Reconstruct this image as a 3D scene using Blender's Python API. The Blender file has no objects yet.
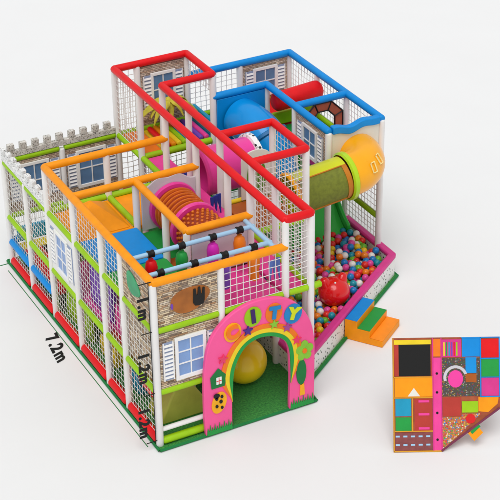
import bpy, math, random
from mathutils import Vector, Matrix
random.seed(7)
C = bpy.context.scene.collection
PI = math.pi

# ------------------------------------------------------------------ materials
def lin(h):
    h = h.lstrip('#')
    out = []
    for i in (0, 2, 4):
        c = int(h[i:i+2], 16) / 255
        out.append(c / 12.92 if c <= .04045 else ((c + .055) / 1.055) ** 2.4)
    return out + [1]

def new_mat(name):
    m = bpy.data.materials.new(name); m.use_nodes = True
    nt = m.node_tree
    return m, nt, nt.nodes['Principled BSDF']

def M(name, col, rough=.46, var=.10, scale=5, bump=.12, bscale=60, spec=.3, coat=0.0):
    """plain coloured material with slight uneven tone and surface texture"""
    m, nt, b = new_mat(name)
    tc = nt.nodes.new('ShaderNodeTexCoord')
    n = nt.nodes.new('ShaderNodeTexNoise'); n.inputs['Scale'].default_value = scale; n.inputs['Detail'].default_value = 5
    nt.links.new(tc.outputs['Object'], n.inputs['Vector'])
    mp = nt.nodes.new('ShaderNodeMapRange'); mp.inputs['From Min'].default_value = .3; mp.inputs['From Max'].default_value = .7
    mp.inputs['To Min'].default_value = 1 - var; mp.inputs['To Max'].default_value = 1 + var * .4
    nt.links.new(n.outputs['Fac'], mp.inputs['Value'])
    hs = nt.nodes.new('ShaderNodeHueSaturation'); hs.inputs['Color'].default_value = lin(col)
    nt.links.new(mp.outputs['Result'], hs.inputs['Value'])
    nt.links.new(hs.outputs['Color'], b.inputs['Base Color'])
    r2 = nt.nodes.new('ShaderNodeMapRange'); r2.inputs['To Min'].default_value = rough - .08; r2.inputs['To Max'].default_value = rough + .12
    nt.links.new(n.outputs['Fac'], r2.inputs['Value']); nt.links.new(r2.outputs['Result'], b.inputs['Roughness'])
    b.inputs['Specular IOR Level'].default_value = spec
    b.inputs['Coat Weight'].default_value = coat
    if bump:
        n2 = nt.nodes.new('ShaderNodeTexNoise'); n2.inputs['Scale'].default_value = bscale; n2.inputs['Detail'].default_value = 3
        nt.links.new(tc.outputs['Object'], n2.inputs['Vector'])
        bp = nt.nodes.new('ShaderNodeBump'); bp.inputs['Strength'].default_value = bump; bp.inputs['Distance'].default_value = .01
        nt.links.new(n2.outputs['Fac'], bp.inputs['Height']); nt.links.new(bp.outputs['Normal'], b.inputs['Normal'])
    return m

def stone_mat(name, cols, mortar='#5a4a3c'):
    """thin stacked ledge stones; runs in the panel's own x / z"""
    m, nt, b = new_mat(name)
    tc = nt.nodes.new('ShaderNodeTexCoord'); sp = nt.nodes.new('ShaderNodeSeparateXYZ'); cb = nt.nodes.new('ShaderNodeCombineXYZ')
    nt.links.new(tc.outputs['Object'], sp.inputs[0])
    nt.links.new(sp.outputs['X'], cb.inputs['X']); nt.links.new(sp.outputs['Z'], cb.inputs['Y'])
    oi = nt.nodes.new('ShaderNodeObjectInfo'); ad = nt.nodes.new('ShaderNodeVectorMath'); ad.operation = 'ADD'
    ml = nt.nodes.new('ShaderNodeMath'); ml.operation = 'MULTIPLY'; ml.inputs[1].default_value = 7.3
    nt.links.new(oi.outputs['Random'], ml.inputs[0]); nt.links.new(cb.outputs[0], ad.inputs[0]); nt.links.new(ml.outputs[0], ad.inputs[1])
    br = nt.nodes.new('ShaderNodeTexBrick')
    br.inputs['Scale'].default_value = 1; br.inputs['Brick Width'].default_value = .18; br.inputs['Row Height'].default_value = .034
    br.inputs['Mortar Size'].default_value = .0036; br.inputs['Color1'].default_value = (0, 0, 0, 1); br.inputs['Color2'].default_value = (1, 1, 1, 1)
    br.inputs['Mortar'].default_value = (.5, .5, .5, 1); br.offset = .37; br.squash = .62; br.squash_frequency = 3
    nt.links.new(ad.outputs[0], br.inputs['Vector'])
    rp = nt.nodes.new('ShaderNodeValToRGB'); rp.color_ramp.interpolation = 'LINEAR'
    el = rp.color_ramp.elements
    for i, c in enumerate(cols):
        e = el[i] if i < 2 else el.new(.5)
        e.color = lin(c)
    for i, e in enumerate(el): e.position = i / (len(cols) - 1)
    nt.links.new(br.outputs['Color'], rp.inputs['Fac'])
    no = nt.nodes.new('ShaderNodeTexNoise'); no.inputs['Scale'].default_value = 26; no.inputs['Detail'].default_value = 6
    nt.links.new(ad.outputs[0], no.inputs['Vector'])
    hs = nt.nodes.new('ShaderNodeHueSaturation'); nt.links.new(rp.outputs['Color'], hs.inputs['Color'])
    mp = nt.nodes.new('ShaderNodeMapRange'); mp.inputs['From Min'].default_value = .25; mp.inputs['From Max'].default_value = .75; mp.inputs['To Min'].default_value = .6; mp.inputs['To Max'].default_value = 1.35
    nt.links.new(no.outputs['Fac'], mp.inputs['Value']); nt.links.new(mp.outputs[0], hs.inputs['Value'])
    mx = nt.nodes.new('ShaderNodeMix'); mx.data_type = 'RGBA'
    nt.links.new(br.outputs['Fac'], mx.inputs['Factor']); nt.links.new(hs.outputs['Color'], mx.inputs['A']); mx.inputs['B'].default_value = lin(mortar)
    nt.links.new(mx.outputs['Result'], b.inputs['Base Color'])
    b.inputs['Roughness'].default_value = .6
    bp = nt.nodes.new('ShaderNodeBump'); bp.invert = True; bp.inputs['Strength'].default_value = .5; bp.inputs['Distance'].default_value = .01
    nt.links.new(br.outputs['Fac'], bp.inputs['Height']); nt.links.new(bp.outputs['Normal'], b.inputs['Normal'])
    return m

def spots_mat(name, base, spots, scale, size, rough=.5, noise=.0):
    """pale material with scattered small printed spots"""
    m, nt, b = new_mat(name)
    tc = nt.nodes.new('ShaderNodeTexCoord')
    v = nt.nodes.new('ShaderNodeTexVoronoi'); v.inputs['Scale'].default_value = scale
    nt.links.new(tc.outputs['Object'], v.inputs['Vector'])
    lt = nt.nodes.new('ShaderNodeMath'); lt.operation = 'LESS_THAN'; lt.inputs[1].default_value = size
    nt.links.new(v.outputs['Distance'], lt.inputs[0])
    rp = nt.nodes.new('ShaderNodeValToRGB'); rp.color_ramp.interpolation = 'CONSTANT'
    el = rp.color_ramp.elements
    for i, c in enumerate(spots):
        e = el[i] if i < 2 else el.new(.5)
        e.color = lin(c)
    for i, e in enumerate(el): e.position = i / len(spots)
    sx = nt.nodes.new('ShaderNodeSeparateColor'); nt.links.new(v.outputs['Color'], sx.inputs[0]); nt.links.new(sx.outputs[0], rp.inputs['Fac'])
    n = nt.nodes.new('ShaderNodeTexNoise'); n.inputs['Scale'].default_value = 9; n.inputs['Detail'].default_value = 6
    nt.links.new(tc.outputs['Object'], n.inputs['Vector'])
    hs = nt.nodes.new('ShaderNodeHueSaturation'); hs.inputs['Color'].default_value = lin(base)
    mp = nt.nodes.new('ShaderNodeMapRange'); mp.inputs['From Min'].default_value = .3; mp.inputs['From Max'].default_value = .7; mp.inputs['To Min'].default_value = 1 - noise; mp.inputs['To Max'].default_value = 1 + noise * .3
    nt.links.new(n.outputs['Fac'], mp.inputs['Value']); nt.links.new(mp.outputs[0], hs.inputs['Value'])
    mx = nt.nodes.new('ShaderNodeMix'); mx.data_type = 'RGBA'
    nt.links.new(lt.outputs[0], mx.inputs['Factor']); nt.links.new(hs.outputs['Color'], mx.inputs['A']); nt.links.new(rp.outputs['Color'], mx.inputs['B'])
    nt.links.new(mx.outputs['Result'], b.inputs['Base Color']); b.inputs['Roughness'].default_value = rough
    return m

WHITE = M('white_vinyl', '#eceae8', .4, .05, 3)
LIME = M('lime_vinyl', '#9ccc10'); ORANGE = M('orange_vinyl', '#fc9c04'); RED = M('red_vinyl', '#e60a14'); BLUE = M('blue_vinyl', '#008cdc')
PINK = M('pink_vinyl', '#f0469c'); MAGENTA = M('magenta_vinyl', '#d8388c'); YELLOW = M('yellow_vinyl', '#f2d424'); GREEN = M('green_vinyl', '#1f9c42')
PURPLE = M('purple_vinyl', '#7a46b4'); BROWN = M('brown_vinyl', '#b05a1c'); MAROON = M('maroon_vinyl', '#b83a30'); TEAL = M('teal_vinyl', '#1a9ac0')
DKGREEN = M('dark_green_vinyl', '#0f7a3a'); DEEPORANGE = M('deep_orange_vinyl', '#f47c1c'); BLACK = M('black_rubber', '#151515', .5)
SKY = M('pale_blue_bar', '#a4cdea', .3, .04); NET = M('white_net_cord', '#e6e4e0', .7, .06, 20, 0); CREAM = M('cream_board', '#e4e4da', .5, .06, 2)
PALEGREY = M('pale_grey_board', '#cfcbd2', .5, .07, 3); ARCHPINK = M('hot_pink_board', '#fb5c9e', .45, .05, 2); DRUM = M('rust_rubber', '#9c3610', .45, .2, 9)
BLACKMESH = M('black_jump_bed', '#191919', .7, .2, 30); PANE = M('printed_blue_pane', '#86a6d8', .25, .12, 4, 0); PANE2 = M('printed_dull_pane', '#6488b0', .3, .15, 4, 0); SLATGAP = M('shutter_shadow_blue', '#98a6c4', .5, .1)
WINWHITE = M('white_window_paint', '#f2f1ef', .4, .04); REDPLASTIC = M('red_plastic', '#e01418', .22, .06, 2, 0, coat=.5); YELLOWBALL = M('yellow_plastic', '#f2cf18', .3, .08, 2, 0, coat=.3)
TUBEORANGE = M('orange_plastic', '#ffb00a', .28, .06, 2, .03, coat=.3); LIMEP = M('lime_plastic', '#b4dc1c', .3, .06, 2, .03, coat=.3); GREENP = M('green_plastic', '#2cb840', .3, .1, 2, .03, coat=.3)
BLUEP = M('blue_plastic', '#0090dc', .3, .08, 2, .03, coat=.3); DKBLUEP = M('dark_blue_plastic', '#0f6aa6', .35, .08, 2, .03); PINKP = M('pink_plastic', '#ee3fa0', .3, .08, 2, .03, coat=.3)
OLIVEMESH = M('olive_mesh', '#78802a', .6, .25, 14, .2)
PLASTICGREEN = M('leaf_fabric', '#d0c440', .6, .25, 9)
STONE = stone_mat('stacked_stone_print', ['#7a6048', '#cdaa7c', '#a39282', '#efdcb8', '#ab8058', '#d8cab6'])
STONE2 = stone_mat('grey_brown_stone_print', ['#a48c76', '#d8c2aa', '#c0ae9e', '#ead9c4', '#b4947c'])
SPOTWALL = spots_mat('white_spotted_print', '#f0efec', ['#23302c', '#4a7a58', '#303030', '#8a9088'], 13, .26, .45, .03)
CASTLE = spots_mat('white_speckled_stone', '#efefed', ['#30343c', '#787c84', '#c4c6c8', '#585c60', '#b0b2b4'], 34, .3, .6, .14)
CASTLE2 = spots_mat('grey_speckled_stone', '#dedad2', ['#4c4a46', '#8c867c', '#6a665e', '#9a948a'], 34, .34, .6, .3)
FLOOR = M('white_studio_floor', '#ececec', .85, .01, .6, 0, spec=.1)

# grass-green carpet
def carpet():
    m, nt, b = new_mat('green_carpet')
    tc = nt.nodes.new('ShaderNodeTexCoord')
    n = nt.nodes.new('ShaderNodeTexNoise'); n.inputs['Scale'].default_value = 28; n.inputs['Detail'].default_value = 9; n.inputs['Roughness'].default_value = .75
    nt.links.new(tc.outputs['Object'], n.inputs['Vector'])
    r = nt.nodes.new('ShaderNodeValToRGB'); r.color_ramp.elements[0].position = .32; r.color_ramp.elements[0].color = lin('#0f5a2a')
    r.color_ramp.elements[1].position = .68; r.color_ramp.elements[1].color = lin('#4fb04a')
    nt.links.new(n.outputs['Fac'], r.inputs['Fac']); nt.links.new(r.outputs['Color'], b.inputs['Base Color'])
    b.inputs['Roughness'].default_value = .9
    bp = nt.nodes.new('ShaderNodeBump'); bp.inputs['Strength'].default_value = .6; bp.inputs['Distance'].default_value = .02
    nt.links.new(n.outputs['Fac'], bp.inputs['Height']); nt.links.new(bp.outputs['Normal'], b.inputs['Normal'])
    return m
CARPET = carpet()

# ------------------------------------------------------------------ mesh helpers
class MB:
    def __init__(s): s.v = []; s.f = []
    def add(s, vs, fs, mtx=None):
        o = len(s.v)
        s.v += [tuple(mtx @ Vector(p)) if mtx else tuple(p) for p in vs]
        s.f += [tuple(i + o for i in f) for f in fs]
        return s
    def box(s, x0, x1, y0, y1, z0, z1, mtx=None):
        vs = [(x, y, z) for z in (z0, z1) for y in (y0, y1) for x in (x0, x1)]
        return s.add(vs, [(0, 2, 3, 1), (4, 5, 7, 6), (0, 1, 5, 4), (2, 6, 7, 3), (0, 4, 6, 2), (1, 3, 7, 5)], mtx)
    def bar(s, p0, p1, w):           # square cord, open ended
        p0 = Vector(p0); p1 = Vector(p1); d = (p1 - p0).normalized()
        a = d.orthogonal().normalized(); b = d.cross(a); h = w / 2
        vs = [p + a * i * h + b * j * h for p in (p0, p1) for i, j in ((-1, -1), (1, -1), (1, 1), (-1, 1))]
        return s.add(vs, [(0, 1, 5, 4), (1, 2, 6, 5), (2, 3, 7, 6), (3, 0, 4, 7)])
    def sweep(s, pts, rad, n=16, caps=True, up=None):
        pts = [Vector(p) for p in pts]
        if not isinstance(rad, (list, tuple)): rad = [rad] * len(pts)
        d0 = (pts[1] - pts[0]).normalized()
        a = (Vector(up) if up else d0.orthogonal()); a = (a - d0 * a.dot(d0)).normalized()
        rings = []; o = len(s.v); prev = d0
        for i, p in enumerate(pts):
            if i == 0: d = d0
            elif i == len(pts) - 1: d = (p - pts[i-1]).normalized()
            else: d = ((pts[i+1] - p).normalized() + (p - pts[i-1]).normalized()).normalized()
            a = (a - d * a.dot(d)).normalized(); b = d.cross(a)
            for k in range(n):
                t = 2 * PI * k / n
                s.v.append(tuple(p + (a * math.cos(t) + b * math.sin(t)) * rad[i]))
        for i in range(len(pts) - 1):
            for k in range(n):
                k2 = (k + 1) % n
                s.f.append((o+i*n+k, o+i*n+k2, o+(i+1)*n+k2, o+(i+1)*n+k))
        if caps:
            s.f.append(tuple(o + k for k in reversed(range(n)))); e = o + (len(pts)-1)*n
            s.f.append(tuple(e + k for k in range(n)))
        return s
    def pad(s, p0, p1, r, n=18):     # padded tube with rounded ends
        p0 = Vector(p0); p1 = Vector(p1); d = (p1 - p0).normalized(); e = r * .55
        return s.sweep([p0, p0 + d*e*.12, p0 + d*e*.45, p0 + d*e, p1 - d*e, p1 - d*e*.45, p1 - d*e*.12, p1], [r*.55, r*.75, r*.93, r, r, r*.93, r*.75, r*.55], n)
    def prism(s, poly, t0, t1, mtx=None):   # poly in local x,z; thickness along y
        n = len(poly)
        vs = [(x, t0, z) for x, z in poly] + [(x, t1, z) for x, z in poly]
        fs = [tuple(range(n)), tuple(reversed(range(n, 2*n)))] + [(i, i+n, (i+1) % n + n, (i+1) % n) for i in range(n)]
        return s.add(vs, fs, mtx)
    def strip(s, A, B, t0, t1):      # band between two curves (x,z), thickness along y
        n = len(A)
        vs = [(x, t0, z) for x, z in A] + [(x, t0, z) for x, z in B] + [(x, t1, z) for x, z in A] + [(x, t1, z) for x, z in B]
        fs = []
        for i in range(n-1):
            fs += [(i, i+1, n+i+1, n+i), (2*n+i, 3*n+i, 3*n+i+1, 2*n+i+1), (i, 2*n+i, 2*n+i+1, i+1), (n+i, n+i+1, 3*n+i+1, 3*n+i)]
        fs += [(0, n, 3*n, 2*n), (n-1, 3*n-1, 4*n-1, 2*n-1)]
        return s.add(vs, fs)
    def lathe(s, prof, origin, axis='z', n=20):     # prof: (radius, height)
        o = Vector(origin); vs = []; fs = []
        for r, h in prof:
            for k in range(n):
                t = 2*PI*k/n; a, b = r*math.cos(t), r*math.sin(t)
                vs.append(o + Vector({'z': (a, b, h), 'y': (a, h, b), 'x': (h, a, b)}[axis]))
        m = len(prof)
        for i in range(m-1):
            for k in range(n):
                k2 = (k+1) % n; fs.append((i*n+k, i*n+k2, (i+1)*n+k2, (i+1)*n+k))
        loop = prof[0] == prof[-1]
        if prof[0][0] > 1e-4 and not loop: fs.append(tuple(reversed(range(n))))
        if prof[-1][0] > 1e-4 and not loop: fs.append(tuple(range((m-1)*n, m*n)))
        return s.add(vs, fs)
    def ball(s, c, r, n=24, sq=1.0):
        k = n // 2
        return s.lathe([(max(r*math.sin(PI*i/k), 1e-5), -r*sq*math.cos(PI*i/k)) for i in range(k+1)], c, 'z', n)
    def build(s, name, mat, parent=None, bevel=0, local=False, smooth=True, angle=38, recalc=True, second=None, split=0):
        off = Vector((0, 0, 0))
        if parent is not None and not local:
            off = parent.get('_loc_') and Vector(parent['_loc_']) or Vector((0, 0, 0))
        me = bpy.data.meshes.new(name)
        me.from_pydata([tuple(Vector(p) - off) for p in s.v], [], s.f)
        if recalc:
            import bmesh
            bm = bmesh.new(); bm.from_mesh(me); bmesh.ops.recalc_face_normals(bm, faces=bm.faces); bm.to_mesh(me); bm.free()
        me.materials.append(mat)
        if second:
            me.materials.append(second)
            for p_ in me.polygons:
                if min(p_.vertices) >= split: p_.material_index = 1
        if smooth:
            me.polygons.foreach_set('use_smooth', [True] * len(me.polygons)); me.set_sharp_from_angle(angle=math.radians(angle))
        me.update()
        o = bpy.data.objects.new(name, me); C.objects.link(o)
        if parent is not None: o.parent = parent
        if bevel:
            md = o.modifiers.new('soft_edge', 'BEVEL'); md.width = bevel; md.segments = 2; md.limit_method = 'ANGLE'; md.angle_limit = math.radians(40)
        return o

def tag(o, label=None, cat=None, group=None, kind=None):
    if label: o['label'] = label
    if cat: o['category'] = cat
    if group: o['group'] = group
    o['kind'] = kind or 'thing'
    return o

ALL_THINGS = []
def thing(name, label, cat, loc=(0, 0, 0), rotz=0, group=None):
    o = bpy.data.objects.new(name, None); C.objects.link(o)
    o.empty_display_size = .1
    o.location = loc; o.rotation_euler = (0, 0, rotz); o['_loc_'] = list(loc)
    ALL_THINGS.append(o)
    return tag(o, label, cat, group)

def single(name, mb, mat, label, cat, group=None, bevel=0, base=None, **k):
    """a thing that is one mesh, origin at its base"""
    b = Vector(base) if base else Vector((sum(p[0] for p in mb.v)/len(mb.v), sum(p[1] for p in mb.v)/len(mb.v), min(p[2] for p in mb.v)))
    mb.v = [tuple(Vector(p) - b) for p in mb.v]
    o = mb.build(name, mat, None, bevel, **k); o.location = b
    return tag(o, label, cat, group)

def text_mb(mb, body, size, depth, mtx, bold=.0, space=1.0):
    cu = bpy.data.curves.new('lettering', 'FONT'); cu.body = body; cu.size = size; cu.extrude = depth/2; cu.offset = bold; cu.space_character = space
    cu.align_x = 'CENTER'; cu.align_y = 'CENTER'
    ob = bpy.data.objects.new('lettering', cu); C.objects.link(ob)
    dg = bpy.context.evaluated_depsgraph_get(); me = ob.evaluated_get(dg).to_mesh()
    mb.add([v.co.copy() for v in me.vertices], [tuple(p.vertices) for p in me.polygons], mtx)
    ob.evaluated_get(dg).to_mesh_clear(); bpy.data.objects.remove(ob); bpy.data.curves.remove(cu)
    return mb

def catmull(P, sub=6):
    out = []
    for i in range(len(P)-1):
        p0 = P[max(i-1, 0)]; p1 = P[i]; p2 = P[i+1]; p3 = P[min(i+2, len(P)-1)]
        for k in range(sub):
            t = k/sub
            out.append(tuple(.5*(2*p1[j] + (p2[j]-p0[j])*t + (2*p0[j]-5*p1[j]+4*p2[j]-p3[j])*t*t + (3*p1[j]-p0[j]-3*p2[j]+p3[j])*t**3) for j in range(len(p1))))
    return out + [tuple(P[-1])]

# ------------------------------------------------------------------ layout
X = [0, 1.25, 2.5, 3.0, 4.12, 5.35, 6.55]
Y = [0, 1.28, 2.15, 3.43, 4.76, 5.95, 7.15]
Z1, Z2, Z3, Z4 = 1.144, 2.39, 3.33, 3.85
PR, RR = .066, .07

# ------------------------------------------------------------------ setting
fl = MB().add([(-150, -150, 0), (150, -150, 0), (150, 150, 0), (-150, 150, 0)], [(0, 1, 2, 3)]).build('floor', FLOOR, smooth=False)
tag(fl, kind='structure')

MATPOLY = [(-.07, -.14), (3.06, -.14), (3.1, .32), (6.68, 2.86), (6.68, 7.3), (-.07, 7.3)]
mat_t = thing('floor_mat', 'green grass-look carpet mat under the whole play structure', 'floor mat')
n = len(MATPOLY)
mt = MB().add([(x, y, .004) for x, y in MATPOLY] + [(x, y, .035) for x, y in MATPOLY], [tuple(range(n, 2*n))] + [(i, (i+1) % n, (i+1) % n+n, i+n) for i in range(n)])
mt.build('carpet', CARPET, mat_t, smooth=False)
ed = MB()
for i in range(n):
    a, b = MATPOLY[i], MATPOLY[(i+1) % n]
    ed.bar((a[0], a[1], .026), (b[0], b[1], .026), .045)
ed.build('edge_binding', DKGREEN, mat_t)

# ------------------------------------------------------------------ the frame
fr = thing('play_frame', 'multi-level playground frame of white posts, coloured padded rails, nets and decks on green carpet', 'playground frame')
def post(x, y, top):
    m = MB(); m.pad((x, y, Z2-.08 if (x, y) == (2.5, 0) else .02), (x, y, top), PR, 20)
    m.build('post', WHITE, fr)
posts = {}
for y in Y: posts[(0, y)] = Z3 if y <= 4.8 else Z2 + .05
posts[(1.25, 0)] = Z3
for y in Y[1:5]: posts[(1.25, y)] = Z3
posts[(1.25, 7.15)] = Z2
for y in Y: posts[(2.5, y)] = Z4; posts[(3.0, y)] = Z4
for y in (2.15, 3.43, 5.95, 7.15): posts[(4.12, y)] = Z4
posts[(4.12, 4.76)] = Z2
for y in Y[3:]: posts[(5.35, y)] = Z3; posts[(6.55, y)] = Z3
for (x, y), t in posts.items(): post(x, y, t)

def rail(p0, p1, mat, r=RR, label=None):
    o = MB().pad(p0, p1, r).build('padded_rail', mat, fr)
    return o
def top(p0, p1, z, mat, r=.074):       # long pads lying over the post tops
    d = (Vector((*p1, 0)) - Vector((*p0, 0))).normalized() * .035
    rail((p0[0]-d.x, p0[1]-d.y, z), (p1[0]+d.x, p1[1]+d.y, z), mat, r)
def bay(p0, p1, z, mat, r=.062):      # pads between two posts
    d = (Vector((*p1, 0)) - Vector((*p0, 0))).normalized() * (PR - .012)
    rail((p0[0]+d.x, p0[1]+d.y, z), (p1[0]-d.x, p1[1]-d.y, z), mat, r)
for a, b in (((0, 0), (0, 4.76)), ((0, 0), (2.5, 0)), ((0, 4.76), (2.5, 4.76)), ((0, 3.43), (2.5, 3.43)), ((1.25, 3.43), (1.25, 1.28)), ((1.25, 1.28), (2.5, 1.28))): top(a, b, Z3, ORANGE)
for a, b in (((2.5, 0), (2.5, 7.15)), ((3.0, 0), (3.0, 5.95)), ((2.5, 0), (3.0, 0)), ((2.5, 7.15), (4.12, 7.15)), ((4.12, 7.15), (4.12, 5.95)), ((3.0, 5.95), (4.12, 5.95)),
             ((3.0, 3.43), (4.12, 3.43)), ((4.12, 3.43), (4.12, 2.15)), ((3.0, 2.15), (4.12, 2.15))): top(a, b, Z4, RED)
for a, b in (((4.12, 7.15), (6.55, 7.15)), ((6.55, 7.15), (6.55, 3.43)), ((5.35, 5.95), (5.35, 3.43)), ((4.12, 5.95), (5.35, 5.95)), ((5.35, 4.76), (6.55, 4.76))): top(a, b, Z3+.02, BLUE)
for i in range(6):
    a, b = (0, Y[i]), (0, Y[i+1])
    bay(a, b, Z1, LIME); bay(a, b, Z2, LIME)
    rail((0, Y[i]+PR, .13), (0, Y[i+1]-PR, .13), RED, .085)
    if i >= 4: bay(a, b, .57, BLUE, .075)
    bay((6.55, a[1]), (6.55, b[1]), Z1, LIME) if i >= 3 else None
    bay((6.55, a[1]), (6.55, b[1]), Z2, LIME) if i >= 3 else None
bay((0, 0), (1.25, 0), Z1, LIME); bay((0, 0), (1.25, 0), Z2, LIME); bay((1.25, 0), (2.5, 0), Z2, LIME); bay((2.5, 0), (3.0, 0), Z2, LIME); rail((3.0+PR-.01, 0, Z2), (3.21, 0, Z2), LIME, .06)
bay((0, 0), (1.25, 0), .12, LIME, .07); bay((0, 0), (1.25, 0), .36, WHITE, .045)
bay((0, 4.76), (1.25, 4.76), Z2, LIME); bay((1.25, 4.76), (2.5, 4.76), Z2, LIME); bay((1.25, 4.76), (1.25, 3.43), Z2, LIME); bay((0, 4.76), (1.25, 4.76), Z1, LIME)
for xa, xb in ((0, 1.25), (1.25, 2.5)):
    bay((xa, 7.15), (xb, 7.15), Z2, LIME); bay((xa, 7.15), (xb, 7.15), Z1, LIME); bay((xa, 7.15), (xb, 7.15), .57, BLUE, .075)
bay((2.5, 4.76), (2.5, 5.95), Z2, LIME); bay((2.5, 5.95), (2.5, 7.15), Z2, LIME); bay((2.5, 3.43), (2.5, 4.76), Z2, LIME)
bay((3.0, 5.95), (4.12, 5.95), Z2, LIME, .07); bay((2.5, 5.95), (3.0, 5.95), Z2, LIME)
bay((3.0, 3.43), (4.12, 3.43), Z2-.02, YELLOW, .045); bay((3.0, 2.15), (4.12, 2.15), Z2, LIME); bay((3.0, 0), (3.0, 1.28), Z2, LIME); bay((3.0, 1.28), (3.0, 2.15), Z2, LIME)
bay((4.12, 5.95), (5.35, 5.95), Z2-.05, BLUE, .05)
for xa, xb in zip(X[2:-1], X[3:]):
    bay((xa, 7.15), (xb, 7.15), Z2, LIME, .06); bay((xa, 7.15), (xb, 7.15), Z1, LIME, .06)

# nets: knotted square mesh, one part per bay
def net(p, u, v, lu, lv, sp=.124, w=.0108):
    p = Vector(p); u = Vector(u); v = Vector(v); m = MB()
    nu = max(1, round(lu/sp)); nv = max(1, round(lv/sp)); nrm = u.cross(v); bulge = random.uniform(-.02, .02)
    def node(i, j):
        q = math.sin(PI*i/nu)*math.sin(PI*j/nv); k = 0 if i in (0, nu) or j in (0, nv) else .005
        return p + u*(lu*i/nu + random.Random(i*31+j).uniform(-k, k)) + v*(lv*j/nv - .012*q + random.Random(i*7+j*57).uniform(-k, k)) + nrm*bulge*q
    N = [[node(i, j) for j in range(nv+1)] for i in range(nu+1)]
    for i in range(nu+1):
        for j in range(nv+1):
            if j < nv: m.bar(N[i][j], N[i][j+1], w)
            if i < nu: m.bar(N[i][j]+nrm*.004, N[i+1][j]+nrm*.004, w)
    m.build('safety_net', NET, fr, smooth=False, recalc=False)
def nety(x, i0, i1, z0, z1, **k):
    y0, y1 = Y[i0]+PR, Y[i1]-PR; k = dict(dict(sp=.118, w=.0075) if x == 0 else {}, **k); net((x, y0, z0), (0, 1, 0), (0, 0, 1), y1-y0, z1-z0, **k)
def netx(y, x0, x1, z0, z1, **k):
    net((x0+PR, y, z0), (1, 0, 0), (0, 0, 1), x1-x0-2*PR, z1-z0, **k)
for i in range(6):
    lo = .64 if i >= 4 else .22
    nety(0, i, i+1, lo, Z1-.07)
    if i != 3: nety(0, i, i+1, Z1+.07, Z2-.07)
    if 0 < i < 4: nety(0, i, i+1, Z2+.07, Z3-.07)
nety(0, 4, 6, .22, .5)
netx(0, 1.25, 2.5, Z2+.07, Z3-.07); netx(0, 2.5, 3.0, Z2+.07, Z4-.08)
netx(2.15, 3.0, 4.12, Z2+.07, Z4-.08); nety(3.0, 0, 1, Z2+.07, Z4-.08); nety(3.0, 1, 2, Z2+.07, Z4-.08); nety(4.12, 2, 3, Z2+.07, Z4-.08)
nety(2.5, 5, 6, Z2+.07, Z4-.08); nety(4.12, 5, 6, Z3+.1, Z4-.08); netx(7.15, 2.5, 3.0, Z2+.07, Z4-.08)
netx(7.15, 4.12, 5.35, Z2+.07, Z3-.06); netx(7.15, 0, 1.25, .65, Z1-.07); netx(7.15, 1.25, 2.5, .65, Z1-.07)
for i in (3, 4, 5): nety(6.55, i, i+1, Z2+.07, Z3-.06); nety(6.55, i, i+1, Z1+.07, Z2-.07); nety(6.55, i, i+1, .62, Z1-.07)
for xa, xb in zip(X[2:-1], X[3:]): netx(7.15, xa, xb, Z1+.07, Z2-.07); netx(7.15, xa, xb, .1, Z1-.07)
netx(2.15, 3.0, 4.12, Z1, Z2-.07)

# decks
def deck(x0, x1, y0, y1, ztop, mat, th=.09):
    MB().box(x0, x1, y0, y1, ztop-th, ztop).build('deck', mat, fr, bevel=.015)
e = .07
deck(e, 1.25-.03, 2.15+.02, 3.43-.03, Z2, BLUE); deck(e, 1.25-.03, 1.28+.03, 2.15-.0, Z2-.01, GREEN)
deck(e, 1.25-.05, 3.43+.03, 4.76-.07, Z2-.03, ORANGE); deck(1.25+.07, 2.5-.05, 3.43+.03, 4.76-.06, Z2-.02, ORANGE)
deck(1.25+.03, 2.5-.05, 1.28+.03, 2.3, Z2-.16, BROWN); deck(1.25+.03, 2.5-.05, 2.31, 3.43-.03, Z2-.16, GREEN)
deck(e, 1.25-.01, e, 1.28-.03, Z2-.02, GREEN); deck(1.25+.01, 2.5-.06, e, 1.28-.03, Z2-.02, PINK)
deck(2.5+.02, 3.0-.02, e, 3.42, Z2-.02, PINK); deck(2.5+.02, 3.0-.02, 3.44, 5.88, Z2-.02, PINK); deck(2.5+.06, 3.0-.02, 6.0, 7.08, Z2+.02, DEEPORANGE)
deck(3.0+.05, 4.12-.05, 2.15+.06, 3.43-.06, Z2-.03, BROWN)
deck(3.05, 4.07, 6.0, 7.1, Z2-.03, YELLOW); deck(4.17, 5.3, 6.0, 7.1, Z2-.03, BLUE); deck(5.4, 6.5, 6.0, 7.1, Z2-.03, RED)
deck(5.4, 6.5, 4.82, 5.9, Z2-.03, GREEN); deck(5.4, 6.5, 3.5, 4.7, Z2-.03, PINK); deck(4.17, 5.3, 3.5, 4.2, Z2-.4, GREEN)
deck(e, 2.45, 2.2, 4.7, Z1+.02, PINK); deck(e, 1.2, .5, 2.15, Z1+.02, MAROON); deck(1.3, 2.45, 1.32, 2.15, Z1+.02, MAROON)
deck(3.05, 6.5, 6.0, 7.1, Z1, GREEN); deck(3.05, 4.07, 3.5, 5.9, Z1, DKGREEN); deck(2.52, 2.98, 3.5, 7.1, Z1, MAROON)
nety(2.5, 3, 4, Z1+.07, Z2-.07); nety(2.5, 4, 5, Z1+.07, Z2-.07)

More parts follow.
